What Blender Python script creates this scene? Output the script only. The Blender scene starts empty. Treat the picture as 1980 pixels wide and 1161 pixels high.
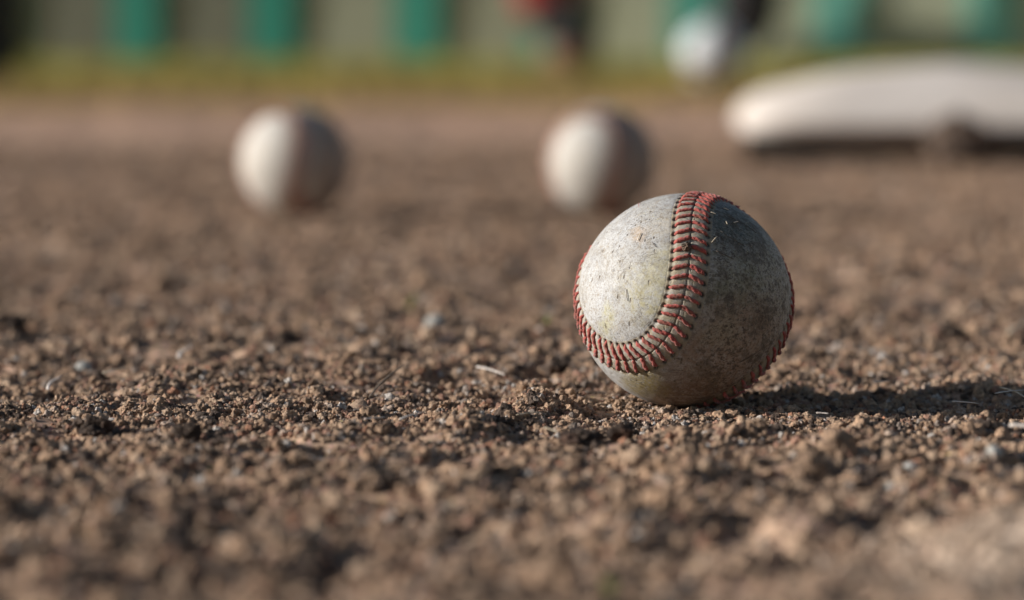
import bpy, bmesh, math, random
import numpy as np
from mathutils import Vector, Matrix, Euler

random.seed(7)
rng = np.random.default_rng(11)
sc = bpy.context.scene
COL = sc.collection

# ------------------------------------------------------------------ camera
F_PX, CAM_H, PITCH = 5500.0, 0.134, math.radians(5.716)
cam_d = bpy.data.cameras.new('camera'); cam = bpy.data.objects.new('camera', cam_d); COL.objects.link(cam)
cam_d.lens = 100.0; cam_d.sensor_width = 36.0; cam_d.sensor_fit = 'HORIZONTAL'
cam_d.clip_start = 0.02; cam_d.clip_end = 2000
cam.location = (0, 0, CAM_H); cam.rotation_euler = (math.pi/2 - PITCH, 0, 0)
cam_d.dof.use_dof = True; cam_d.dof.focus_distance = 0.952; cam_d.dof.aperture_fstop = 5.3
sc.camera = cam

# ------------------------------------------------------------------ light
SUN_EL, SUN_AZ = math.radians(19.0), math.atan2(-0.999, -0.035)      # azimuth measured from +Y towards +X
to_sun = Vector((math.sin(SUN_AZ)*math.cos(SUN_EL), math.cos(SUN_AZ)*math.cos(SUN_EL), math.sin(SUN_EL)))
w = bpy.data.worlds.new('World'); sc.world = w; w.use_nodes = True
nt = w.node_tree; bg = nt.nodes['Background']
sky = nt.nodes.new('ShaderNodeTexSky'); sky.sky_type = 'NISHITA'; sky.sun_disc = False
sky.sun_elevation = SUN_EL; sky.sun_rotation = SUN_AZ; sky.air_density = 1.0; sky.dust_density = 1.0
nt.links.new(sky.outputs[0], bg.inputs[0]); bg.inputs[1].default_value = 0.055
sd = bpy.data.lights.new('sun', 'SUN'); sd.energy = 5.0; sd.angle = math.radians(0.5); sd.color = (1.0, 0.97, 0.93)
sun = bpy.data.objects.new('sun', sd); COL.objects.link(sun)
sun.rotation_euler = to_sun.to_track_quat('Z', 'Y').to_euler(); sun.location = (-3, -1, 3)
vs = sc.view_settings; vs.view_transform = 'Standard'; vs.look = 'None'; vs.gamma = 1; vs.use_curve_mapping = False; vs.exposure = 0.52
try:
    sc.cycles.use_denoising = True; sc.cycles.sample_clamp_direct = 2.5; sc.cycles.sample_clamp_indirect = 1.5; sc.cycles.max_bounces = 6; sc.cycles.diffuse_bounces = 4
except Exception: pass

def at(px, py, D):
    """point of the place at depth D on the line of sight through a pixel of the 1980x1161 photograph (used to survey positions)"""
    f = np.array([0, math.cos(PITCH), -math.sin(PITCH)]); u = np.array([0, math.sin(PITCH), math.cos(PITCH)])
    d = f + np.array([1., 0, 0])*(px-990)/F_PX - u*(py-580.5)/F_PX
    return np.array([0, 0, CAM_H]) + d*(D/d[1])
def ground_at(px, py):
    a = PITCH + math.atan((py-580.5)/F_PX); return at(px, py, CAM_H/math.tan(a))

# ------------------------------------------------------------------ object helpers
def tag(o, label=None, cat=None, group=None, kind=None):
    if label: o['label'] = label
    if cat: o['category'] = cat
    if group: o['group'] = group
    if kind: o['kind'] = kind
    return o
def link(name, me, mat=None, parent=None, loc=None):
    o = bpy.data.objects.new(name, me); COL.objects.link(o)
    if mat and me and not me.materials: me.materials.append(mat)
    if parent: o.parent = parent
    if loc is not None: o.location = loc
    return o
def empty(name, loc=(0,0,0)):
    o = bpy.data.objects.new(name, None); o.empty_display_size = .02; COL.objects.link(o); o.location = loc; return o
def mesh(name, V, Fc, smooth=True):
    me = bpy.data.meshes.new(name); V = np.asarray(V, np.float32); 
    if isinstance(Fc, np.ndarray):
        n, k = Fc.shape
        me.vertices.add(len(V)); me.vertices.foreach_set('co', V.ravel())
        me.loops.add(n*k); me.loops.foreach_set('vertex_index', Fc.astype(np.int32).ravel())
        me.polygons.add(n); me.polygons.foreach_set('loop_start', np.arange(0, n*k, k, dtype=np.int32))
        me.update(calc_edges=True)
    else:
        me.from_pydata(V.tolist(), [], Fc); me.update()
    me.polygons.foreach_set('use_smooth', np.full(len(me.polygons), smooth)); me.update()
    return me
def box_mesh(name, sx, sy, sz, bev=.003, z0=0.):
    bm = bmesh.new(); bmesh.ops.create_cube(bm, size=1)
    for v in bm.verts: v.co = Vector((v.co.x*sx, v.co.y*sy, (v.co.z+.5)*sz+z0))
    bmesh.ops.bevel(bm, geom=bm.edges[:], offset=bev, segments=2, affect='EDGES')
    me = bpy.data.meshes.new(name); bm.to_mesh(me); bm.free(); return me

# ------------------------------------------------------------------ noise
_tab = rng.random((256, 256)).astype(np.float32)
def vnoise(x, y, seed=0):
    x = x + seed*17.31; y = y + seed*5.77
    xi = np.floor(x).astype(int); yi = np.floor(y).astype(int); fx = x-xi; fy = y-yi
    fx = fx*fx*(3-2*fx); fy = fy*fy*(3-2*fy)
    a = _tab[xi&255, yi&255]; b = _tab[(xi+1)&255, yi&255]; c = _tab[xi&255, (yi+1)&255]; d = _tab[(xi+1)&255, (yi+1)&255]
    return (a*(1-fx)+b*fx)*(1-fy)+(c*(1-fx)+d*fx)*fy
BALLS = []     # (x, y) of the contact points, filled below
BALL_R = 0.0367
b1 = at(1322, 582, .970); b2 = at(571, 307, 1.905); b3 = at(1163, 308, 1.905)
for b in (b1, b2, b3): b[2] = BALL_R
FLAT = [(b1[0], b1[1], .030), (b2[0], b2[1], .035), (b3[0], b3[1], .035)]
def H(x, y):
    x = np.asarray(x, float); y = np.asarray(y, float)
    h = 5.0e-3*(vnoise(x/.075, y/.075, 1)-.5)
    lump = np.clip(vnoise(x/.022, y/.022, 2)-.42, 0, 1)
    far = 1-.45*np.clip((y-1.05)/.5, 0, 1)
    h += 10.0e-3*lump**1.15*far
    h -= 9.0e-3*np.clip(vnoise(x/.017+9, y/.021, 8)-.62, 0, 1)
    h += 4.5e-3*np.clip(vnoise(x/.0125+3, y/.0125, 7)-.5, 0, 1)**1.1*far
    h += 2.4e-3*(vnoise(x/.0085, y/.0085, 3)-.5) + 1.2e-3*(vnoise(x/.0042, y/.0042, 4)-.5)
    h += np.where(y > 1.3, 1, 0)*np.clip((y-1.3)/1.2, 0, 1)*9e-3*(vnoise(x/.16, y/.3, 5)-.5)
    h += np.clip((y-8)/20, 0, 1)*.03*(vnoise(x/3., y/3., 6)-.5)
    h += .013*np.exp(-(((x-.135)/.040)**2+((y-.655)/.045)**2))            # small rise of loose earth near the camera
    cor = np.exp(-(((x-.16)/.085)**4+((y-.975)/.040)**2)); h = h*(1-.85*cor)-.0012*cor      # flattened right of the sharp ball so its shadow falls as a thin streak
    for bx, by, r in FLAT:
        m = np.exp(-(((x-bx)**2+(y-by)**2)/r**2)); h = h*(1-m) - .0002*m; h = h+.0009*np.exp(-((np.hypot(x-bx, y-by)-.0155)/.0045)**2)
    return h-.0006

# ------------------------------------------------------------------ material helpers
class NT:
    def __init__(s, name):
        s.m = bpy.data.materials.new(name); s.m.use_nodes = True; s.t = s.m.node_tree
        s.b = s.t.nodes['Principled BSDF']; s.out = s.t.nodes['Material Output']
    def n(s, typ, **kw):
        nd = s.t.nodes.new('ShaderNode'+typ)
        for k, v in kw.items():
            if k.startswith('i_'):
                key = k[2:]; key = int(key) if key.isdigit() else key.replace('_', ' ')
                s.put(nd.inputs[key], v)
            else: setattr(nd, k, v)
        return nd
    def put(s, sock, v):
        if isinstance(v, bpy.types.NodeSocket): s.t.links.new(v, sock)
        else:
            if hasattr(sock.default_value, '__len__') and not hasattr(v, '__len__'): v = (v,)*len(sock.default_value)
            if hasattr(sock.default_value, '__len__') and len(sock.default_value) == 4 and len(v) == 3: v = (*v, 1)
            sock.default_value = v
    def noise(s, vec, scale, detail=4, rough=.6, dist=0.):
        return s.n('TexNoise', i_Vector=vec, i_Scale=scale, i_Detail=detail, i_Roughness=rough, i_Distortion=dist).outputs[0]
    def math(s, op, a, b=0., clamp=False):
        nd = s.n('Math', operation=op, use_clamp=clamp); s.put(nd.inputs[0], a); s.put(nd.inputs[1], b); return nd.outputs[0]
    def rng(s, v, a, b, c=0., d=1.):
        nd = s.n('MapRange'); nd.interpolation_type = 'SMOOTHSTEP'
        for i, q in enumerate((v, a, b, c, d)): s.put(nd.inputs[i], q)
        return nd.outputs[0]
    def mix(s, f, a, b, mode='MIX'):
        nd = s.n('Mix', data_type='RGBA', blend_type=mode); s.put(nd.inputs[0], f); s.put(nd.inputs[6], a); s.put(nd.inputs[7], b); return nd.outputs[2]
    def coord(s, which='Object'): return s.n('TexCoord').outputs[which]
    def scaled(s, vec, sc_):
        nd = s.n('Mapping'); s.put(nd.inputs[0], vec); nd.inputs[3].default_value = sc_; return nd.outputs[0]
    def bump(s, h, strength, dist):
        nd = s.n('Bump'); s.put(nd.inputs['Height'], h); nd.inputs['Strength'].default_value = strength; nd.inputs['Distance'].default_value = dist; return nd.outputs[0]
    def done(s, col=None, rough=.9, normal=None, spec=.3, **kw):
        if col is not None: s.put(s.b.inputs['Base Color'], col)
        s.put(s.b.inputs['Roughness'], rough); s.put(s.b.inputs['Specular IOR Level'], spec)
        if normal is not None: s.put(s.b.inputs['Normal'], normal)
        for k, v in kw.items(): s.put(s.b.inputs[k.replace('_', ' ')], v)
        return s.m

def ground_material():
    s = NT('packed_dirt'); P = s.n('NewGeometry').outputs['Position']
    n1 = s.noise(P, 9, 5); n2 = s.noise(P, 260, 6, .75); n3 = s.noise(P, 1.3, 3)
    c = s.mix(s.rng(n2, .3, .72), (.19, .122, .082), (.62, .425, .29))
    c = s.mix(s.rng(n1, .4, .7, 0, .5), c, (.38, .23, .165))
    v = s.n('TexVoronoi', i_Vector=P, i_Scale=420.)
    c = s.mix(s.rng(v.outputs['Distance'], .0, .5, .5, 0), c, v.outputs['Color'], 'SOFT_LIGHT')
    pv = s.n('VectorMath', operation='DISTANCE'); s.put(pv.inputs[0], P); pv.inputs[1].default_value = (.135, .655, .01)
    c = s.mix(s.rng(pv.outputs['Value'], .015, .07, .85, 0), c, (.78, .61, .47))
    # redder, smoother clay further out, then dry olive earth under the grass
    sep = s.n('SeparateXYZ'); s.put(sep.inputs[0], P)
    wob = s.math('ADD', sep.outputs[1], s.math('MULTIPLY', s.math('SUBTRACT', n3, .5), .9))
    c = s.mix(s.rng(wob, 2.6, 3.9, 0, .75), c, (.37, .215, .145))
    c = s.mix(s.rng(wob, 3.6, 4.9, 0, .95), c, s.mix(s.rng(n1, .35, .65), (.23, .145, .055), (.29, .19, .075)))
    c = s.mix(s.rng(wob, 5.7, 6.6, 0, .9), c, s.mix(s.rng(n1, .35, .65), (.24, .20, .04), (.30, .25, .055)))
    return s.done(c, .97, s.bump(n2, .6, .0012), .15)
def grain_material(name='grain', dark=1.):
    s = NT(name); a = s.n('Attribute', attribute_name='gcol', attribute_type='INSTANCER').outputs['Color']
    n = s.noise(s.coord(), 2.2, 5, .7)
    c = s.mix(s.rng(n, .35, .7, .7, 0), a, (.09, .062, .047))
    return s.done(c, .93, s.bump(s.noise(s.coord(), 7, 4, .7), .5, .12), .25)
def clod_material(name, c0, c1):
    s = NT(name); o = s.coord(); n = s.noise(o, 320, 6, .75); m = s.noise(o, 60, 3)
    c = s.mix(s.rng(n, .32, .68), c0, c1); c = s.mix(s.rng(m, .5, .7, 0, .4), c, (.23, .12, .08))
    return s.done(c, .97, s.bump(n, .9, .0012), .15)
def flat_material(name, c0, c1, scale=200, rough=.8, bump=.3, stretch=(1,1,1), spec=.3):
    s = NT(name); o = s.scaled(s.coord(), stretch); n = s.noise(o, scale, 5, .65)
    return s.done(s.mix(s.rng(n, .3, .7), c0, c1), rough, s.bump(n, bump, .001), spec)

M_GROUND = ground_material()
M_GRAIN = grain_material()

# ------------------------------------------------------------------ ground sheet
def axis_fine(lo, hi, step, grow_lo, grow_hi, g=1.06, smax=1e9):
    a = list(np.arange(lo, hi+step/2, step)); s = step; x = a[-1]
    while x < grow_hi: s = min(s*g, smax); x += s; a.append(x)
    s = step; x = a[0]; b = []
    while x > grow_lo: s = min(s*g, smax); x -= s; b.append(x)
    return np.array(b[::-1]+a)
gx = axis_fine(-.42, .42, .0024, -300, 300, 1.045)
gy = axis_fine(.50, 1.32, .0024, -60, 2.0, 1.02)
gy = np.concatenate([gy, axis_fine(gy[-1]+.01, gy[-1]+.02, .01, gy[-1]+.01, 700, 1.022)])
X, Y = np.meshgrid(gx, gy)
Z = H(X, Y); V = np.stack([X, Y, Z], -1).reshape(-1, 3)
nx, ny = len(gx), len(gy); i = (np.arange(ny-1)[:, None]*nx+np.arange(nx-1)[None]).ravel()
ground = link('ground', mesh('ground', V, np.stack([i, i+1, i+1+nx, i+nx], 1)), M_GROUND)
tag(ground, 'brown crumbly infield dirt running back to the dry grass', kind='structure')
print('ground verts', len(V))

# ------------------------------------------------------------------ loose grains (geometry nodes, thousands nobody could count)
PAL = np.array([(.64,.415,.265), (.45,.295,.19), (.73,.51,.345), (.52,.29,.20), (.55,.27,.16), (.11,.078,.06), (.42,.34,.28), (.76,.57,.44), (.86,.78,.70)])
PW = np.array([.26, .17, .14, .11, .05, .17, .08, .06, .03]); PW /= PW.sum()
def scatter(y0, y1, hw, dens, med, sig, smax):
    n = int((y1-y0)*(hw(y0)+hw(y1))*dens)
    y = rng.uniform(y0, y1, n); x = rng.uniform(-1, 1, n)*(hw(y0)+(hw(y1)-hw(y0))*(y-y0)/(y1-y0))
    keep = rng.random(n) < .15+1.5*(vnoise(x/.014, y/.014, 9)-.15)
    x, y = x[keep], y[keep]
    s = np.minimum(med*np.exp(rng.normal(0, sig, len(x))), smax)
    for bx, by, r in FLAT:                        # nothing pokes through a ball
        d = np.hypot(x-bx, y-by); room = (d**2)/(2*BALL_R)*.85
        ok = (d > .03) | (s*.9 < room+.0003); x, y, s = x[ok], y[ok], s[ok]
    return x, y, s
hw = lambda y: .13+.33*y
parts = [scatter(.46, .86, hw, .42e6, .00095, .45, .0030),
         scatter(.86, 1.10, hw, .95e6, .00062, .50, .0026),
         scatter(.86, 1.10, hw, .040e6, .0013, .25, .0023),
         scatter(1.10, 1.6, hw, .30e6, .0009, .45, .0026),
         scatter(1.6, 3.0, hw, .05e6, .0014, .45, .0036),
         scatter(.46, 1.9, hw, .0022e6, .0023, .30, .0036),
         scatter(.90, 1.10, hw, .9e6, .00042, .35, .0012),
         scatter(.46, .90, hw, .0006e6, .0038, .30, .0062),
         scatter(1.06, 1.9, hw, .0003e6, .0034, .28, .0052)]
px_ = np.concatenate([p[0] for p in parts]); py_ = np.concatenate([p[1] for p in parts]); ps = np.concatenate([p[2] for p in parts])
N = len(px_); print('grains', N)
pz = H(px_, py_) + ps*.25
ki = rng.choice(len(PAL), N, p=PW); ki = np.where((ps > .0021) & (ki > 2), rng.choice([0, 1, 2, 5], N, p=[.3, .3, .15, .25]), ki)
pale = np.exp(-(((px_-.135)/.042)**2+((py_-.655)/.05)**2))[:, None]**.7
pc = PAL[ki]*(1-pale*.8)+np.array([.80, .64, .50])*pale*.8*rng.uniform(.45, 1.35, (N, 1))*(.72+.62*vnoise(px_/.03, py_/.03, 33))[:, None]
me = bpy.data.meshes.new('gravel'); me.vertices.add(N); me.vertices.foreach_set('co', np.stack([px_, py_, pz], 1).astype(np.float32).ravel())
def attr(me, name, typ, data, dom='POINT'):
    a = me.attributes.new(name, typ, dom)
    a.data.foreach_set({'FLOAT':'value','INT':'value','FLOAT_VECTOR':'vector','FLOAT_COLOR':'color'}[typ], np.ascontiguousarray(data).ravel())
attr(me, 'gs', 'FLOAT_VECTOR', (ps[:, None]*rng.uniform(.65, 1.2, (N, 3))).astype(np.float32))
attr(me, 'gr', 'FLOAT_VECTOR', rng.uniform(0, 6.28, (N, 3)).astype(np.float32))
attr(me, 'gi', 'INT', rng.integers(0, 12, N).astype(np.int32))
attr(me, 'gcol', 'FLOAT_COLOR', np.c_[pc, np.ones(N)].astype(np.float32))
gravel = link('gravel', me, M_GRAIN); tag(gravel, 'loose crumbs of earth and crushed brick strewn over the dirt', kind='stuff')
ng = bpy.data.node_groups.new('strewn_grains', 'GeometryNodeTree')
ng.interface.new_socket('Geometry', in_out='INPUT', socket_type='NodeSocketGeometry')
ng.interface.new_socket('Geometry', in_out='OUTPUT', socket_type='NodeSocketGeometry')
gn = ng.nodes; gi = gn.new('NodeGroupInput'); go = gn.new('NodeGroupOutput')
join = gn.new('GeometryNodeGeometryToInstance')
for k in range(12):
    ico = gn.new('GeometryNodeMeshIcoSphere'); ico.inputs['Radius'].default_value = 1; ico.inputs['Subdivisions'].default_value = 3
    pos = gn.new('GeometryNodeInputPosition'); no = gn.new('ShaderNodeTexNoise'); no.noise_dimensions = '4D'
    no.inputs['W'].default_value = k*3.7; no.inputs['Scale'].default_value = 1.1; no.inputs['Detail'].default_value = 4; no.inputs['Roughness'].default_value = .62
    ng.links.new(pos.outputs[0], no.inputs['Vector'])
    mr = gn.new('ShaderNodeMapRange'); mr.inputs[1].default_value = .3; mr.inputs[2].default_value = .7; mr.inputs[3].default_value = .35; mr.inputs[4].default_value = 1.45; mr.clamp = False
    ng.links.new(no.outputs[0], mr.inputs[0])
    sca = gn.new('ShaderNodeVectorMath'); sca.operation = 'SCALE'; ng.links.new(pos.outputs[0], sca.inputs[0]); ng.links.new(mr.outputs[0], sca.inputs[3])
    sp = gn.new('GeometryNodeSetPosition'); ng.links.new(ico.outputs[0], sp.inputs[0]); ng.links.new(sca.outputs[0], sp.inputs['Position'])
    sm = gn.new('GeometryNodeSetMaterial'); sm.inputs['Material'].default_value = M_GRAIN; ng.links.new(sp.outputs[0], sm.inputs[0])
    ss = gn.new('GeometryNodeSetShadeSmooth'); ss.inputs['Shade Smooth'].default_value = (k % 3 == 0); ng.links.new(sm.outputs[0], ss.inputs[0])
    ng.links.new(ss.outputs[0], join.inputs[0])
iop = gn.new('GeometryNodeInstanceOnPoints'); iop.inputs['Pick Instance'].default_value = True
def named(n, typ):
    a = gn.new('GeometryNodeInputNamedAttribute'); a.data_type = typ; a.inputs[0].default_value = n; return a.outputs[0]
m2p = gn.new('GeometryNodeMeshToPoints')
ng.links.new(gi.outputs[0], m2p.inputs[0]); ng.links.new(m2p.outputs[0], iop.inputs['Points']); ng.links.new(join.outputs[0], iop.inputs['Instance'])
ng.links.new(named('gi', 'INT'), iop.inputs['Instance Index'])
e2r = gn.new('FunctionNodeEulerToRotation'); ng.links.new(named('gr', 'FLOAT_VECTOR'), e2r.inputs[0]); ng.links.new(e2r.outputs[0], iop.inputs['Rotation'])
ng.links.new(named('gs', 'FLOAT_VECTOR'), iop.inputs['Scale']); ng.links.new(iop.outputs[0], go.inputs[0])
md = gravel.modifiers.new('grains', 'NODES'); md.node_group = ng

# ------------------------------------------------------------------ baseball
SB = 0.24568978
q = np.array([-0.66941637, 0.21227979, -0.257001, -0.66390474]); q /= np.linalg.norm(q)
ROT = np.array(Matrix.Rotation(0, 3, 'X')) if False else None
w_, x_, y_, z_ = q
ROT = np.array([[1-2*(y_*y_+z_*z_),2*(x_*y_-w_*z_),2*(x_*z_+w_*y_)],[2*(x_*y_+w_*z_),1-2*(x_*x_+z_*z_),2*(y_*z_-w_*x_)],[2*(x_*z_-w_*y_),2*(y_*z_+w_*x_),1-2*(x_*x_+y_*y_)]])
def seam_curve(t):
    a = 1-SB; c = 2*math.sqrt(a*SB)
    P = np.stack([a*np.cos(t)+SB*np.cos(3*t), a*np.sin(t)-SB*np.sin(3*t), c*np.sin(2*t)], -1)
    P /= np.linalg.norm(P, axis=-1, keepdims=True); return P@ROT.T
tt = np.linspace(0, 2*np.pi, 6001); cp = seam_curve(tt)*BALL_R
al = np.concatenate([[0], np.cumsum(np.linalg.norm(np.diff(cp, axis=0), axis=1))]); LEN = al[-1]
NST = 108; PITCHS = LEN/NST
def frame(s):
    t = np.interp(np.mod(s, LEN), al, tt); n = seam_curve(t); d = seam_curve(t+1e-3)-seam_curve(t-1e-3)
    d -= (d*n).sum(-1, keepdims=True)*n; d /= np.linalg.norm(d, axis=-1, keepdims=True); return n, d, np.cross(n, d)
UH, DS = .0053, .00085       # hole line, chevron offset
def smooth(x): x = np.clip(x, 0, 1); return x*x*(3-2*x)
def seam_height(s, u):
    """relief of the leather at arc length s, offset u (metres)"""
    au = np.abs(u); ph = (s + (au/UH*2-1)*DS)/PITCHS; fr = ph-np.round(ph)      # 0 under a thread
    welt = .00050*np.clip(1-((au-.0019)/.0038)**2, 0, 1)**.7
    press = np.exp(-(fr/.20)**2)
    h = welt*(1-.42*press)
    h -= .00035*np.exp(-((u+.00012*np.sin(s*1900))/.00016)**2)
    h -= .0014*np.exp(-((au-UH-.0002)/.00062)**2)*np.exp(-(fr*PITCHS/.00062)**2)
    h -= .00012*np.exp(-((au-UH)/.0006)**2)
    h += .00010*(vnoise(s*900, u*900+50, 21)-.5)*np.exp(-(au/.005)**2)
    return h
NS, NU, UW = NST*13, 71, .0076
ss_ = np.arange(NS)*LEN/NS; uu = np.linspace(-UW, UW, NU)
n, d, b = frame(ss_); S, U = np.meshgrid(ss_, uu, indexing='ij')
Hh = seam_height(S, U); edge = smooth((np.abs(U)-.0066)/.0009)
Hh = Hh*(1-edge) - .00022*edge + .00004
dirn = n[:, None]*np.cos(U/BALL_R)[..., None]+b[:, None]*np.sin(U/BALL_R)[..., None]
SV = dirn*(BALL_R+Hh)[..., None]
i = np.arange(NS)[:, None]; j = np.arange(NU-1)[None]; i2 = (i+1) % NS
SF = np.stack([(i*NU+j), (i2*NU+j), (i2*NU+j+1), (i*NU+j+1)], -1).reshape(-1, 4)
seam_me = mesh('seam', SV.reshape(-1, 3), SF)
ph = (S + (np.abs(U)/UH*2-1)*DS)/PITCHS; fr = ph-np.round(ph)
recess_shade = 1.3*np.exp(-((np.abs(U)-UH-.00035)/.00068)**2)*np.exp(-(fr*PITCHS/.00062)**2) + .25*np.exp(-(U/.00018)**2)  # stitch holes and groove blackened: shade painted into the recesses
attr(seam_me, 'recess_shade', 'FLOAT', np.clip(recess_shade, 0, 1).astype(np.float32))
# leather body
bm = bmesh.new(); bmesh.ops.create_icosphere(bm, subdivisions=7, radius=1); bm.verts.ensure_lookup_table()
LV = np.array([v.co[:] for v in bm.verts]); LF = np.array([[v.index for v in f.verts] for f in bm.faces]); bm.free()
near = np.full(len(LV), 9.); cs = seam_curve(tt[::12])
for k in range(0, len(LV), 8192): near[k:k+8192] = np.arccos(np.clip((LV[k:k+8192]@cs.T).max(1), -1, 1))*BALL_R
rad = BALL_R - .0009*(1-smooth((near-.0057)/.0010))
p3 = LV*1.0
dent = vnoise(p3[:,0]*9+p3[:,2]*7, p3[:,1]*9-p3[:,2]*5, 30)*.5+vnoise(p3[:,0]*23+p3[:,2]*19, p3[:,1]*23+7*p3[:,2], 31)*.2
rad += (dent-.35)*.00022
leather_me = mesh('leather', LV*rad[:, None], LF)

def view_dir(px, py):
    """unit vector from the ball's centre to the surface point seen at a pixel"""
    o = np.array([0, 0, CAM_H]); r = at(px, py, 1.)-o; r /= np.linalg.norm(r); oc = o-b1; B = oc@r; disc = B*B-(oc@oc-BALL_R**2)
    p = o+r*(-B-math.sqrt(max(disc, 0))); v = p-b1; return v/np.linalg.norm(v)*BALL_R
def leather_material(name, seam=False, stain_shade=True, base=(.455, .455, .455)):
    s = NT(name); P = s.coord()
    fine = s.noise(P, 2100, 5, .75); med = s.noise(P, 420, 5, .65); big = s.noise(P, 60, 4, .6)
    c = s.mix(s.rng(big, .38, .66, 0, .55), base, tuple(x*k for x, k in zip(base, (.90, .86, .78))))
    c = s.mix(s.rng(med, .50, .66, 0, .55), c, (.33, .28, .21))
    c = s.mix(s.rng(fine, .46, .64, 0, .78), c, (.20, .155, .11))
    if stain_shade == 'far':      # the two far balls: shade painted into the hide on the right half
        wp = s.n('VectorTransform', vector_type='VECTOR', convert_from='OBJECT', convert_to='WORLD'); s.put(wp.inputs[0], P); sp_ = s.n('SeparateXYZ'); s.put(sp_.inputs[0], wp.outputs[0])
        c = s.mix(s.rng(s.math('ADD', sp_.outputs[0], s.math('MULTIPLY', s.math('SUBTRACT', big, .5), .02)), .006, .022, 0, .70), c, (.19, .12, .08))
    elif stain_shade:
        def blob(px, py, r0, r1, col, amt, nz, noise_scale=300, lo=.35, hi=.6):
            v = s.n('VectorMath', operation='DISTANCE'); s.put(v.inputs[0], P); v.inputs[1].default_value = tuple(view_dir(px, py))
            dd = s.math('ADD', v.outputs['Value'], s.math('MULTIPLY', s.math('SUBTRACT', big, .5), .02))
            m = s.rng(dd, r0, r1, 1, 0); nn = s.rng(s.noise(P, noise_scale, 5, .7), lo, hi)
            m = s.math('MULTIPLY', m, s.math('ADD', s.math('MULTIPLY', nn, nz), 1-nz)); m = s.math('MULTIPLY', m, amt)
            return lambda c0: s.mix(m, c0, col)
        # worn, soiled half of the hide (right of the seam), grass green band, brown earth with shade and ground bounce painted in below, yellow rub marks on the pale side
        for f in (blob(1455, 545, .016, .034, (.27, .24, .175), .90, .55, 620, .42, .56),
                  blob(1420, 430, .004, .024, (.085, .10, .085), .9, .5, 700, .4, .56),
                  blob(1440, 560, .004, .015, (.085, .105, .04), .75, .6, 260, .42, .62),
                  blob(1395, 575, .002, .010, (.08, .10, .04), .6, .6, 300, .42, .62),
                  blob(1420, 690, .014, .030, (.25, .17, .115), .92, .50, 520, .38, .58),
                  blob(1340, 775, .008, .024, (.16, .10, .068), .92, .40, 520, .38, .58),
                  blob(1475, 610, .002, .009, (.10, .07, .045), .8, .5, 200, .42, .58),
                  blob(1400, 640, .001, .008, (.30, .25, .16), .7, .5, 240, .42, .58),
                  blob(1480, 500, .002, .010, (.30, .27, .19), .6, .5, 220, .42, .58),
                  blob(1380, 730, .001, .007, (.26, .19, .12), .6, .6, 260, .42, .58),
                  blob(1245, 590, .002, .011, (.40, .35, .16), .55, .85, 420, .42, .62),
                  blob(1235, 545, .002, .015, (.46, .41, .24), .50, .8, 700, .45, .6),
                  blob(1180, 615, .001, .005, (.42, .38, .18), .6, .8, 500),
                  blob(1285, 510, .002, .010, (.50, .44, .24), .55, .7, 500),
                  blob(1245, 745, .003, .012, (.28, .22, .09), .95, .8, 900, .35, .55),
                  blob(1300, 430, .002, .012, (.50, .42, .30), .5, .7, 500),
                  blob(1235, 455, .001, .005, (.45, .33, .22), .7, .8, 600)):
            c = f(c)
    mot = s.noise(P, 480, 3, .7); mot2 = s.noise(P, 1150, 3, .75); mot3 = s.noise(P, 150, 4, .65)
    rgt = s.n('SeparateXYZ'); s.put(rgt.inputs[0], P); dirty = s.rng(rgt.outputs[0], -.004, .012, .22, .80) if stain_shade is True else .08
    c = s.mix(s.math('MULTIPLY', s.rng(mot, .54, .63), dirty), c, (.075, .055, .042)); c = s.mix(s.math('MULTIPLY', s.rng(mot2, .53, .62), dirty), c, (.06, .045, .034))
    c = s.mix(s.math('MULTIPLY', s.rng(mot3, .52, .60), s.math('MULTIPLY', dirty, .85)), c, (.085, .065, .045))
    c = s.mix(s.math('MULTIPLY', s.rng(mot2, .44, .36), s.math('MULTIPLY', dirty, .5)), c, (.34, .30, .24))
    # nicks and short scuffs
    st = s.scaled(P, (1, 1, .34)); nk = s.n('TexVoronoi', i_Vector=st, i_Scale=520., i_Randomness=1.).outputs['Distance']
    gate = s.rng(s.noise(P, 170, 3, .6), .48, .58)
    nick = s.math('MULTIPLY', s.rng(nk, .13, .22, 1, 0), gate)
    c = s.mix(s.math('MULTIPLY', nick, .85), c, (.10, .075, .05))
    st2 = s.n('Mapping'); s.put(st2.inputs[0], P); st2.inputs[2].default_value = (.3, .5, .2); st2.inputs[3].default_value = (.25, 1, 1)
    sw = s.noise(st2.outputs[0], 330, 4, .6, 1.2)
    scr = s.rng(s.math('ABSOLUTE', s.math('SUBTRACT', sw, .5)), .0, .018, 1, 0)
    scr = s.math('MULTIPLY', scr, s.rng(s.noise(P, 90, 2), .44, .54)); c = s.mix(s.math('MULTIPLY', scr, .75), c, (.05, .04, .035))
    # grass ends and grit stuck on
    fl = s.n('TexVoronoi', i_Vector=st2.outputs[0], i_Scale=900.).outputs['Distance']
    c = s.mix(s.math('MULTIPLY', s.rng(fl, .08, .13, 1, 0), s.rng(s.noise(P, 120, 2), .57, .64)), c, (.5, .44, .25))
    if seam:
        g = s.n('Attribute', attribute_name='recess_shade').outputs['Fac']; c = s.mix(s.math('MULTIPLY', s.rng(med, .40, .58, .30, .85), 1.), c, (.30, .245, .165)); c = s.mix(g, c, (.012, .009, .008))
    hgt = s.math('ADD', s.math('MULTIPLY', fine, .7), s.math('ADD', s.math('MULTIPLY', med, .9), s.math('MULTIPLY', nick, -1.6)))
    return s.done(c, s.rng(med, .3, .7, .52, .78), s.bump(hgt, .55, .00028), .35)
M_LEATHER = leather_material('scuffed_leather'); M_SEAM = leather_material('seam_leather', True)
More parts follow.
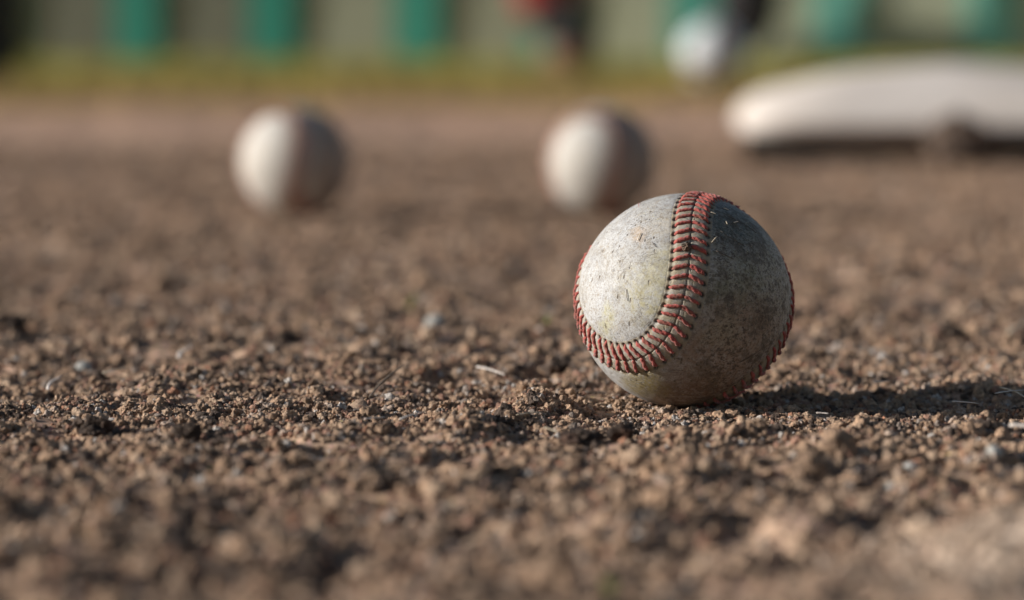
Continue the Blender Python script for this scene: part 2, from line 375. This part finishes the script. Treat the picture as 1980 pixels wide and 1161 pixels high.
M_LEATHER2 = leather_material('clean_leather', False, 'far', (.58, .545, .50)); M_SEAM2 = leather_material('clean_seam_leather', True, 'far', (.58, .545, .50))
def thread_material():
    s = NT('red_thread'); P = s.coord(); inf = s.n('ObjectInfo').outputs['Random']
    n1 = s.noise(P, 1700, 4, .7); c = s.mix(s.rng(n1, .3, .7), (.24, .038, .032), (.44, .10, .08))
    c = s.mix(s.math('MULTIPLY', s.rng(s.noise(s.n('NewGeometry').outputs['Position'], 260, 4, .7), .44, .60), .70), c, (.16, .075, .05))
    c = s.mix(s.math('MULTIPLY', inf, .25), c, (.45, .12, .09))
    return s.done(c, .85, s.bump(s.noise(P, 3200, 3, .7), .7, .0002), .2, Sheen_Weight=.25)
M_THREAD = thread_material()
def stitch_geo(side, var):
    r = random.Random(var*7+side); NR, NK = 22, 12; V = []; 
    r0 = .00061*r.uniform(.92, 1.08); j1 = r.uniform(-.00012, .00012); tw = r.uniform(0, 6)
    path = []
    for k in range(NR):
        f = k/(NR-1); u = .00005+(UH+.0002-.00005)*f
        s_ = DS*(1-2*f)+j1*math.sin(f*3.1)
        au = u; welt = .00050*max(0, 1-((au-.0019)/.0038)**2)**.7*.58
        h = welt + .00034
        if f < .10: h -= .00060*(1-f/.10)**1.5
        if f > .80: h -= .00125*((f-.80)/.20)**1.6
        path.append(Vector((s_, side*BALL_R*math.sin(u/BALL_R), BALL_R*math.cos(u/BALL_R)-BALL_R+h)))
    for k, p in enumerate(path):
        t = (path[min(k+1, NR-1)]-path[max(k-1, 0)]).normalized(); a = Vector((0,0,1)).cross(t).normalized(); c = t.cross(a)
        f = k/(NR-1); rr = r0*(.55+.45*min(1, f/.12))*(.45+.55*min(1, (1-f)/.15))
        for m in range(NK):
            th = m/NK*2*math.pi; ra = rr*(1+.17*math.cos(2*(th-tw)-f*15))*(1+.06*math.sin(5*f*6+m))
            V.append(p+a*math.cos(th)*ra*1.12+c*math.sin(th)*ra*.88)
    Fc = [(k*NK+m, k*NK+(m+1)%NK, (k+1)*NK+(m+1)%NK, (k+1)*NK+m) for k in range(NR-1) for m in range(NK)]
    Fc += [tuple(range(NK))[::-1], tuple((NR-1)*NK+m for m in range(NK))]
    return np.array([v[:] for v in V]), Fc
STG = {(sd_, v): stitch_geo(sd_, v) for sd_ in (-1, 1) for v in range(5)}
STM = {k: mesh('stitch', g[0], g[1]) for k, g in STG.items()}
for m_ in STM.values(): m_.materials.append(M_THREAD)
def stitch_matrix(k):
    n_, d_, b_ = frame(np.array([k*PITCHS])); n_, d_, b_ = n_[0], d_[0], b_[0]
    return Matrix(((d_[0], b_[0], n_[0], n_[0]*BALL_R), (d_[1], b_[1], n_[1], n_[1]*BALL_R), (d_[2], b_[2], n_[2], n_[2]*BALL_R), (0, 0, 0, 1)))
ball = empty('baseball', tuple(b1))
tag(ball, 'scuffed baseball with red stitching, sharp, nearest of the three balls on the dirt', 'baseball', 'baseballs lying on the dirt')
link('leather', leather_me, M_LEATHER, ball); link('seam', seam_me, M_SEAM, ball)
for k in range(NST):
    Mx = stitch_matrix(k)
    for sd_ in (-1, 1):
        o = link('stitch', STM[(sd_, random.randrange(5))], None, ball); jr = Matrix.Rotation(random.gauss(0, .05), 4, 'Z')
        o.matrix_local = Mx@jr@Matrix.Diagonal((random.uniform(.88, 1.12), 1, random.uniform(.9, 1.12), 1))
# the two blurred balls: their stitching reads as one line, so it is one part
V = []; Fc = []; off = 0
for k in range(NST):
    Mx = np.array(stitch_matrix(k))
    for sd_ in (-1, 1):
        g, f = STG[(sd_, 0)]; V.append(g@Mx[:3, :3].T+Mx[:3, 3]); Fc += [tuple(a+off for a in q_) for q_ in f]; off += len(g)
st_me = mesh('stitching', np.concatenate(V), Fc); st_me.materials.append(M_THREAD)
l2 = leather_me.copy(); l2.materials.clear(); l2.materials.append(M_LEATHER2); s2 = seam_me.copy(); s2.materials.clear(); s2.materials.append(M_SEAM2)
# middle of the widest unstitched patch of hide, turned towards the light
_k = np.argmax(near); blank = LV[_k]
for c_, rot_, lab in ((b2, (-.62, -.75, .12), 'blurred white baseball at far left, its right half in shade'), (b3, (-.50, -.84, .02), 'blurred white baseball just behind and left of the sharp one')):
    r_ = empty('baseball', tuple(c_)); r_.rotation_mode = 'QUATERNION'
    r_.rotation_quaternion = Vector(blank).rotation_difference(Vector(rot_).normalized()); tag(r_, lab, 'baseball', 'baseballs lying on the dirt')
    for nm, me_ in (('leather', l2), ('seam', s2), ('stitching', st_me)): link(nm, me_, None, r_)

# ------------------------------------------------------------------ clods, pebbles, straw
M_CLOD = clod_material('clod_earth', (.045, .032, .026), (.20, .145, .11)); M_DCLOD = clod_material('dark_clod_earth', (.028, .02, .017), (.11, .08, .062))
M_PEB = flat_material('pale_pebble', (.26, .25, .225), (.42, .40, .365), 160, .75)
M_STRAW = flat_material('dry_straw', (.38, .30, .20), (.66, .57, .45), 300, .7, .4, (1, 1, 1))
M_STRAWP = flat_material('bleached_straw', (.55, .47, .41), (.72, .65, .58), 300, .7, .4)
M_TWIG = flat_material('dark_twig', (.05, .038, .028), (.20, .15, .11), 500, .85, .8)
M_GREEN = flat_material('sprout_green', (.12, .17, .01), (.22, .27, .03), 200, .6, .3)
def lump_mesh(seed, rough=.5, flat=.75, sub=5):
    bm = bmesh.new(); bmesh.ops.create_icosphere(bm, subdivisions=sub, radius=1)
    from mathutils import noise as mn
    o = Vector((seed*3.1, seed*1.7, seed*.9))
    for v in bm.verts:
        p = v.co.normalized(); k = 1+rough*mn.fractal(p*1.3+o, .9, 2.1, 5)+rough*.35*mn.fractal(p*5+o, .8, 2., 3)
        v.co = Vector((p.x*k, p.y*k, p.z*k*flat))
    me = bpy.data.meshes.new('lump'); bm.to_mesh(me); bm.free(); me.polygons.foreach_set('use_smooth', [rough < .4]*len(me.polygons)); return me
def lump(name, px, py, wpx, lab, cat, mat, group=None, rough=.5, flat=.75, seed=1, sink=.35):
    g = ground_at(px, py); r = wpx/2*g[1]/F_PX; me = lump_mesh(seed, rough, flat); me.transform(Matrix.Scale(r, 4)); 
    z = float(H(g[0], g[1]))
    o = link(name, me, mat, None, (g[0], g[1], z+r*flat*(1-sink))); o.rotation_euler = (0, 0, seed*1.3)
    return tag(o, lab, cat, group)
GC = 'clods of earth standing out of the dirt'
lump('earth_clod', 187, 848, 58, 'round dark clod of earth at left, nearer than the sharp band of dirt', 'clod', M_DCLOD, GC, seed=1)
lump('earth_clod', 362, 868, 52, 'dark clod just right of the round one at left, same depth', 'clod', M_DCLOD, GC, seed=2)
lump('earth_clod', 430, 876, 44, 'low dark clod, third from the left in the blurred row', 'clod', M_CLOD, GC, seed=3, flat=.5)
lump('earth_clod', 1122, 868, 78, 'wide low clod of earth before and left of the sharp ball', 'clod', M_DCLOD, GC, seed=4, flat=.55)
lump('earth_clod', 1198, 866, 50, 'small dark clod touching the wide one in front of the sharp ball', 'clod', M_DCLOD, GC, seed=5, flat=.8)
lump('earth_clod', 1082, 728, 60, 'dark clod immediately left of the sharp ball, slightly behind it', 'clod', M_CLOD, GC, seed=6)
lump('earth_clod', 1145, 712, 44, 'small clod half hidden behind the left edge of the sharp ball', 'clod', M_CLOD, GC, seed=7)
lump('earth_clod', 1445, 955, 62, 'blurred dark clod in the foreground below the shadow of the ball', 'clod', M_DCLOD, GC, seed=8, flat=.5)
lump('earth_clod', 405, 1012, 74, 'blurred dark clod low in the left foreground', 'clod', M_DCLOD, GC, seed=9, flat=.5)
lump('earth_clod', 868, 1032, 60, 'blurred dark clod low in the middle foreground', 'clod', M_DCLOD, GC, seed=10, flat=.55)
lump('earth_clod', 552, 668, 40, 'small dark clod behind the sharp band, below the far left ball', 'clod', M_CLOD, GC, seed=11)
lump('earth_clod', 22, 655, 60, 'dark clod at the left edge, behind the sharp band', 'clod', M_DCLOD, GC, seed=12, flat=.6)
lump('earth_clod', 1840, 655, 56, 'blurred dark clod to the right of the sharp ball', 'clod', M_CLOD, GC, seed=13, flat=.7)
lump('earth_clod', 1755, 540, 50, 'faint clod far right, behind the sharp ball and below the base', 'clod', M_DCLOD, GC, seed=14, flat=.6)
GP = 'pale pebbles on the dirt'
lump('pebble', 162, 712, 34, 'pale grey pebble at left just behind the sharp band', 'pebble', M_PEB, GP, .12, .85, 21)
lump('pebble', 842, 636, 38, 'blurred bluish pebble in the middle, left of the green sprout', 'pebble', M_PEB, GP, .12, .9, 22)
lump('pebble', 1762, 915, 30, 'blurred whitish pebble in the right foreground', 'pebble', M_PEB, GP, .15, .6, 23)
lump('pebble', 1922, 920, 34, 'blurred white pebble nearest the right edge', 'pebble', M_PEB, GP, .15, .8, 24)
lump('pebble', 1725, 945, 26, 'blurred greyish pebble between and below the two whitish ones', 'pebble', M_PEB, GP, .15, .8, 25)
lump('pebble', 752, 925, 30, 'blurred pale pebble in the left middle foreground', 'pebble', M_PEB, GP, .15, .7, 26)

def strip(name, px0, py0, px1, py1, wpx, lift0, lift1, lab, cat, mat, group=None, bend=.08, taper=.5, seed=0):
    """a stalk: a slightly flattened tapering tube from one ground spot to another, ends lifted by lift0/lift1 metres"""
    a = ground_at(px0, py0); b = ground_at(px1, py1); L = np.linalg.norm(b-a); r = wpx/2*a[1]/F_PX; mid = (a+b)/2; V = []; NR, NK = 14, 8
    rr = random.Random(seed+5); side = np.array([-(b-a)[1], (b-a)[0], 0])/L
    P = []
    for k in range(NR):
        f = k/(NR-1); p = a+(b-a)*f + side*L*bend*math.sin(f*3.1+.3)*rr.uniform(.9, 1.1)
        p[2] = float(H(*(a+(b-a)*.5)[:2]))*.6+.0030+lift0*(1-f)+lift1*f + r*.6; P.append(p-mid*[1,1,0])
    for k in range(NR):
        t = P[min(k+1,NR-1)]-P[max(k-1,0)]; t /= np.linalg.norm(t); s1 = np.cross([0,0,1], t); s1 /= np.linalg.norm(s1); s2_ = np.cross(t, s1)
        f = k/(NR-1); q_ = r*(1-taper*f)*rr.uniform(.88, 1.1)*(1 if 0 < k < NR-1 else .55)
        for m in range(NK):
            th = m/NK*2*math.pi; V.append(P[k]+s1*math.cos(th)*q_+s2_*math.sin(th)*q_*.55)
    Fc = [(k*NK+m, k*NK+(m+1)%NK, (k+1)*NK+(m+1)%NK, (k+1)*NK+m) for k in range(NR-1) for m in range(NK)]+[tuple(range(NK))[::-1], tuple((NR-1)*NK+m for m in range(NK))]
    o = link(name, mesh(name, np.array(V), Fc), mat, None, (mid[0], mid[1], 0)); return tag(o, lab, cat, group)
GS = 'bits of dry straw on the dirt'
SV_ = [(202, 752, 250, 746, 9, .001, .002, 'short pale straw piece lying flat at left behind the sharp band'),
 (97, 768, 118, 752, 8, .001, .003, 'tiny pale straw stub at the far left'),
 (920, 744, 978, 752, 8, .003, .0015, 'pale straw lying left of the ball between it and the twig'),
 (1000, 828, 1048, 822, 6, .001, .001, 'thin straw in the sharp band in front of the ball to its left'),
 (775, 842, 815, 834, 7, .001, .002, 'pale straw bit in front of the twig'),
 (705, 842, 745, 838, 6, .001, .001, 'thin straw bit just left and in front of the twig foot'),
 (1052, 855, 1080, 858, 7, .002, .001, 'short bright straw beside the wide clod'),
 (1690, 768, 1722, 766, 5, .003, .003, 'short straw on the far edge of the ball shadow'),
 (1840, 804, 1892, 808, 6, .002, .002, 'straw lying along the near edge of the ball shadow'),
 (1930, 786, 1985, 802, 7, .004, .003, 'upper of two crossed straws at the right edge of the frame'),
 (1925, 798, 1990, 790, 5, .004, .004, 'lower of two crossed straws at the right edge of the frame'),
 (1578, 824, 1602, 825, 6, .0015, .0015, 'tiny straw fragment in front of the ball shadow'),
 (1955, 668, 2010, 652, 10, .003, .006, 'blurred bright straw entering from the right edge, above the shadow'),
 (1950, 878, 2030, 884, 16, .004, .004, 'blurred thick straw entering from the right edge in the foreground'),
 (350, 720, 372, 706, 9, .002, .004, 'pale husk standing upright at left behind the sharp band')]
for k, a in enumerate(SV_): strip('straw', *a, 'straw', M_STRAWP if k % 3 else M_STRAW, GS, seed=k)
strip('twig', 716, 788, 780, 770, 6, -.001, .0075, 'thin dark twig slanting up out of the dirt left of centre', 'twig', M_TWIG, None, .05, .2, 50)
def sprout(px, py, hpx, lab, seed):
    g = ground_at(px, py); s_ = hpx*g[1]/F_PX; r = random.Random(seed); root = empty('grass_sprout', (g[0], g[1], float(H(g[0], g[1]))-.001)); tag(root, lab, 'sprout', 'green sprouts in the dirt')
    for k in range(3):
        a = r.uniform(0, 6.28); ln = s_*r.uniform(.7, 1.15); V = []; NR = 7
        for q_ in range(NR):
            f = q_/(NR-1); out = ln*.45*f*f; wd = ln*.13*(1-f**2)+.0002; c0 = np.array([math.cos(a)*out, math.sin(a)*out, ln*f]); sdv = np.array([-math.sin(a), math.cos(a), 0])*wd
            V += [c0-sdv, c0+np.array([math.cos(a), math.sin(a), 0])*-.0003, c0+sdv, c0+np.array([math.cos(a), math.sin(a), 0])*.0003]
        Fc = [(q_*4+m, q_*4+(m+1)%4, q_*4+4+(m+1)%4, q_*4+4+m) for q_ in range(NR-1) for m in range(4)]
        link('blade', mesh('blade', np.array(V), Fc), M_GREEN, root)
sprout(1052, 648, 34, 'small green sprout between the left ball gap and the sharp ball', 1)
sprout(792, 598, 34, 'faint yellow-green sprout above the bluish pebble', 2)
sprout(1185, 1150, 60, 'blurred yellow-green sprout at the bottom edge of the frame', 3)
# crumb caught in the seam of the sharp ball
v = view_dir(1327, 480); p = np.array(b1)+v*1.02
me = lump_mesh(40, .55, .9, 4); me.transform(Matrix.Scale(.0015, 4))
tag(link('dirt_crumb', me, M_CLOD, None, tuple(p)), 'dark crumb of dirt stuck on the red seam of the sharp ball', 'dirt crumb')

# dry grass ends and a few loose hairs stuck to the sharp ball
def fibre(name, x0, y0, x1, y1, r_, lift, mat):
    a = Vector(view_dir(x0, y0)); b_ = Vector(view_dir(x1, y1)); V = []; NR, NK = 8, 5; P = []
    for k in range(NR):
        f = k/(NR-1); p_ = a.lerp(b_, f).normalized()*(BALL_R+r_+lift*math.sin(f*math.pi)**.7+.0001); P.append(p_)
    for k in range(NR):
        t = (P[min(k+1, NR-1)]-P[max(k-1, 0)]).normalized(); n_ = P[k].normalized(); s1 = t.cross(n_)
        for m in range(NK): V.append(P[k]+(s1*math.cos(m*2*math.pi/NK)+n_*math.sin(m*2*math.pi/NK)*.6)*r_)
    Fc = [(k*NK+m, k*NK+(m+1)%NK, (k+1)*NK+(m+1)%NK, (k+1)*NK+m) for k in range(NR-1) for m in range(NK)]+[tuple(range(NK))[::-1], tuple((NR-1)*NK+m for m in range(NK))]
    link(name, mesh(name, np.array([v[:] for v in V]), Fc), mat, ball)
for q_ in ((1376, 470, 1386, 458), (1398, 404, 1408, 408), (1374, 412, 1384, 416), (1234, 466, 1240, 452), (1402, 428, 1406, 436), (1418, 432, 1426, 430), (1392, 448, 1396, 451)): fibre('grass_end', *q_, .00022, .0001, M_STRAW)
for q_ in ((1400, 455, 1440, 478), (1384, 486, 1418, 502), (1410, 420, 1462, 452), (1430, 700, 1470, 676), (1212, 560, 1214, 582), (1250, 628, 1256, 622), (1262, 470, 1268, 478)): fibre('dark_fibre', *q_, .00012, .00004, M_TWIG)
for q_ in ((1516, 640, 1524, 664), (1340, 378, 1352, 383), (1236, 402, 1240, 396), (1345, 384, 1356, 378)): fibre('frayed_thread', *q_, .00012, .0009, M_THREAD)

# ------------------------------------------------------------------ the base (bag)
def canvas_material():
    s = NT('dirty_canvas'); P = s.coord(); big = s.noise(P, 9, 4, .6); fine = s.noise(P, 600, 4, .7)
    c = s.mix(s.rng(big, .4, .7, 0, .6), (.60, .53, .47), (.50, .42, .35)); sep = s.n('SeparateXYZ'); s.put(sep.inputs[0], P)
    low = s.rng(s.math('ADD', sep.outputs[2], s.math('MULTIPLY', s.math('SUBTRACT', big, .5), .03)), .004, .022, .6, 0)
    c = s.mix(low, c, (.30, .21, .16))
    return s.done(c, .85, s.bump(fine, .3, .0006), .2)
M_CANVAS = canvas_material(); M_PIPE = flat_material('canvas_piping', (.50, .44, .39), (.62, .56, .52), 200, .85)
def spow(x, e): return np.sign(x)*np.abs(x)**e
bag = empty('base_bag', (float(at(1888, 300, 2.60)[0]), 2.75, .006)); bag.rotation_euler = (0, 0, -.08)
tag(bag, 'white canvas base, puffed up and blurred, cut off by the right edge', 'base')
NA, NB = 160, 60; th = np.linspace(0, 2*np.pi, NA, endpoint=False); phv = np.linspace(-np.pi/2, np.pi/2, NB)
T, Pp = np.meshgrid(th, phv); e2, e1 = .27, .95
cx = spow(np.cos(Pp), np.where(Pp > 0, .28, .14)); A_ = .207
Xb = A_*cx*spow(np.cos(T), e2); Yb = A_*cx*spow(np.sin(T), e2)
dome = .030*(1-np.abs(Xb/A_)**2.0)*(1-np.abs(Yb/A_)**1.7)
Zb = np.where(Pp > 0, .022*np.abs(np.sin(Pp))+dome, -.016*np.abs(np.sin(Pp))**.8)+.030
Zb += .0035*(vnoise(Xb*14+5, Yb*14+5, 41)-.5)*np.clip(Zb/.05, 0, 1)
BV = np.stack([Xb, Yb, Zb], -1).reshape(-1, 3); i = np.arange(NB-1)[:, None]; j = np.arange(NA)[None]
BF = np.stack([i*NA+j, i*NA+(j+1)%NA, (i+1)*NA+(j+1)%NA, (i+1)*NA+j], -1).reshape(-1, 4)
link('cover', mesh('cover', BV, BF), M_CANVAS, bag)
V = []; 
for k in range(NA):
    for m in range(8):
        a = m/8*2*math.pi; c_ = np.array([spow(np.cos(th[k]), e2), spow(np.sin(th[k]), e2), 0])*A_
        V.append(c_*(1+.012*math.cos(a))+[0, 0, .030+.0025*math.sin(a)])
link('piping', mesh('piping', np.array(V), [(k*8+m, ((k+1)%NA)*8+m, ((k+1)%NA)*8+(m+1)%8, k*8+(m+1)%8) for k in range(NA) for m in range(8)]), M_PIPE, bag)
link('underside_shade', box_mesh('underside_shade', .396, .396, .028, .004, -.010), flat_material('shade_black', (.012, .010, .010), (.03, .024, .02), 60, .8), bag)  # dark slab added to give the strip of shade beneath the base
g = at(1850, 300, 2.51); me = lump_mesh(51, .35, .8); me.transform(Matrix.Scale(.027, 4))
tag(link('earth_clod', me, M_CLOD, None, (g[0], 2.505, .024)), 'blurred brown clod resting against the front of the white base', 'clod', GC)

# ------------------------------------------------------------------ grass strip before the fence
def grass(name, lab, y0, y1, n_, hmin, hmax, mat, wx=3.2):
    x = rng.uniform(-wx, wx, n_); y = rng.uniform(y0, y1, n_); h = rng.uniform(hmin, hmax, n_)*(.6+.8*vnoise(x*5, y*5, 60)); a = rng.uniform(0, 6.28, n_); ln = rng.uniform(.1, .7, n_)*h
    z = H(x, y)-.002; wd = .0022; V = np.zeros((n_, 5, 3)); ca, sa = np.cos(a), np.sin(a); b_ = rng.uniform(0, 6.28, n_); cb, sb = np.cos(b_), np.sin(b_)
    for k, (f, wf) in enumerate(((0, -1), (0, 1), (.55, -.8), (.55, .8), (1, 0))):
        V[:, k, 0] = x+cb*ln*f*f+ca*wd*wf; V[:, k, 1] = y+sb*ln*f*f+sa*wd*wf; V[:, k, 2] = z+h*f
    o = np.arange(n_)[:, None]*5; T3 = np.concatenate([o+[0, 1, 3], o+[0, 3, 2], o+[2, 3, 4]])
    return tag(link(name, mesh(name, V.reshape(-1, 3), T3), mat), lab, kind='stuff')
M_GRASS = flat_material('meadow_grass', (.22, .21, .035), (.36, .32, .06), 6, .7, .1); M_DRY = flat_material('dead_grass', (.24, .165, .05), (.33, .23, .07), 6, .8, .1)
grass('grass', 'yellow-green grass along the foot of the fence', 5.85, 7.0, 30000, .018, .045, M_GRASS)
grass('dead_grass', 'short brown dead grass where the dirt ends', 4.15, 6.4, 30000, .006, .022, M_DRY)

# ------------------------------------------------------------------ fence
FY = 7.15; YAW = math.radians(10)
fence = empty('board_fence', (0, FY, 0)); fence.rotation_euler = (0, 0, -YAW); tag(fence, 'green board fence at the back, wide upright boards with gaps over a grey backing', 'fence')
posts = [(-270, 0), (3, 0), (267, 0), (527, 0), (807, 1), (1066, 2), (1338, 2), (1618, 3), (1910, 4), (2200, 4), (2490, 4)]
greens = [(.02, .18, .125), (.035, .22, .155), (.08, .30, .225), (.15, .40, .31), (.19, .46, .36)]  # dim-to-bright light along the fence put into the board colours
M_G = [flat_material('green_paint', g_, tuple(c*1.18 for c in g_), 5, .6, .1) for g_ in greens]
pick_me = {}
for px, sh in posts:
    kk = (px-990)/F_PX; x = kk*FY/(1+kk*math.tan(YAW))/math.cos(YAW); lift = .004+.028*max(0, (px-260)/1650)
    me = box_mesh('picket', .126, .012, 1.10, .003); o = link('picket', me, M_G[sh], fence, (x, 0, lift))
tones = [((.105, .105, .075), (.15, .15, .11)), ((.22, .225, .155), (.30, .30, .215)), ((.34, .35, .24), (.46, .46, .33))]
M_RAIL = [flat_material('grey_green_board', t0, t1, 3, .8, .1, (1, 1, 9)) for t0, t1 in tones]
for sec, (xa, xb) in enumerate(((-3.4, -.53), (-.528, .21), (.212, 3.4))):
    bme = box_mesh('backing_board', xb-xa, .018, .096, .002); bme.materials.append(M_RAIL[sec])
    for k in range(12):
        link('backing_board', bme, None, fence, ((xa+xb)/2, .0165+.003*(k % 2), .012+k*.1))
# dark padded post at the left edge
M_NAVY = flat_material('navy_padding', (.012, .016, .022), (.022, .028, .036), 12, .6, .2)
pr = empty('padded_post', (float(at(-36, 170, 5.2)[0]), 5.2, 0)); tag(pr, 'dark navy padded post at the left edge in front of the fence', 'post')
def cyl(name, r, z0, z1, mat, parent, seg=32, bev=.01):
    prof = [(0, z0), (r-bev, z0), (r, z0+bev), (r, z1-bev), (r-bev, z1), (0, z1)]; V = []; 
    for rr_, z in prof: V += [(rr_*math.cos(k/seg*2*math.pi), rr_*math.sin(k/seg*2*math.pi), z) for k in range(seg)]
    Fc = [(a*seg+k, a*seg+(k+1)%seg, (a+1)*seg+(k+1)%seg, (a+1)*seg+k) for a in range(5) for k in range(seg)]
    return link(name, mesh(name, np.array(V), Fc), mat, parent)
cyl('padding', .072, .03, 1.5, M_NAVY, pr); cyl('pole', .04, -.01, 1.6, M_TWIG, pr)
# things blurred in front of the fence
M_WHITE = flat_material('white_ball_hide', (.52, .55, .55), (.60, .62, .62), 30, .6)
D5 = 5.48
pb = at(1378, 100, D5); R5 = .060
wb = empty('softball', (pb[0], D5, R5)); tag(wb, 'large blurred white ball lying on the grass edge before the fence', 'ball')
bm = bmesh.new(); bmesh.ops.create_icosphere(bm, subdivisions=5, radius=R5); me = bpy.data.meshes.new('hide'); bm.to_mesh(me); bm.free(); me.polygons.foreach_set('use_smooth', [True]*len(me.polygons))
link('hide', me, M_WHITE, wb); sme = st_me.copy(); sme.transform(Matrix.Scale(R5/BALL_R*1.004, 4)); link('stitching', sme, None, wb)
M_DARK = flat_material('dark_cloth', (.018, .015, .016), (.04, .034, .036), 30, .9); M_RED = flat_material('red_cloth', (.16, .022, .02), (.24, .045, .038), 25, .9)
M_TEAL = flat_material('slate_cloth', (.012, .02, .02), (.025, .036, .034), 25, .9)
def sack(name, lab, cat, px, pyb, D, wpx, hm, mat, seed, low=None):
    b_ = at(px, pyb, D); r = wpx/2*D/F_PX; root = empty(name, (b_[0], D, max(b_[2], 0))); tag(root, lab, cat)
    me = lump_mesh(seed, .12, 1.); 
    for v_ in me.vertices:
        z = v_.co.z; k = 1 if z < 0 else 1+.25*z; v_.co = Vector((v_.co.x*r*k, v_.co.y*r*.8*k, (z+1)*hm/2))
    link('body', me, mat, root)
    if low: cyl('bottom_panel', r*.95, -.055, hm*.3, low, root, 24, .006)
    cyl('strap', r*.28, hm*.9, hm*1.5, mat, root, 16, .003)
    return root
sack('glove_bag', 'red cloth bag hanging on the fence left of the white ball, blurred', 'bag', 1060, 60, 6.95, 136, .22, M_RED, 71)
sack('shoe_bag', 'small slate bag with brown bottom on the grass just below the red one, blurred', 'bag', 1102, 108, 6.05, 108, .085, M_TEAL, 72, flat_material('brown_cloth', (.16, .085, .055), (.22, .12, .08), 25, .9))
sack('kit_bag', 'dark cloth bag hanging behind the white ball, blurred', 'bag', 1445, 92, 6.9, 128, .26, M_DARK, 73)
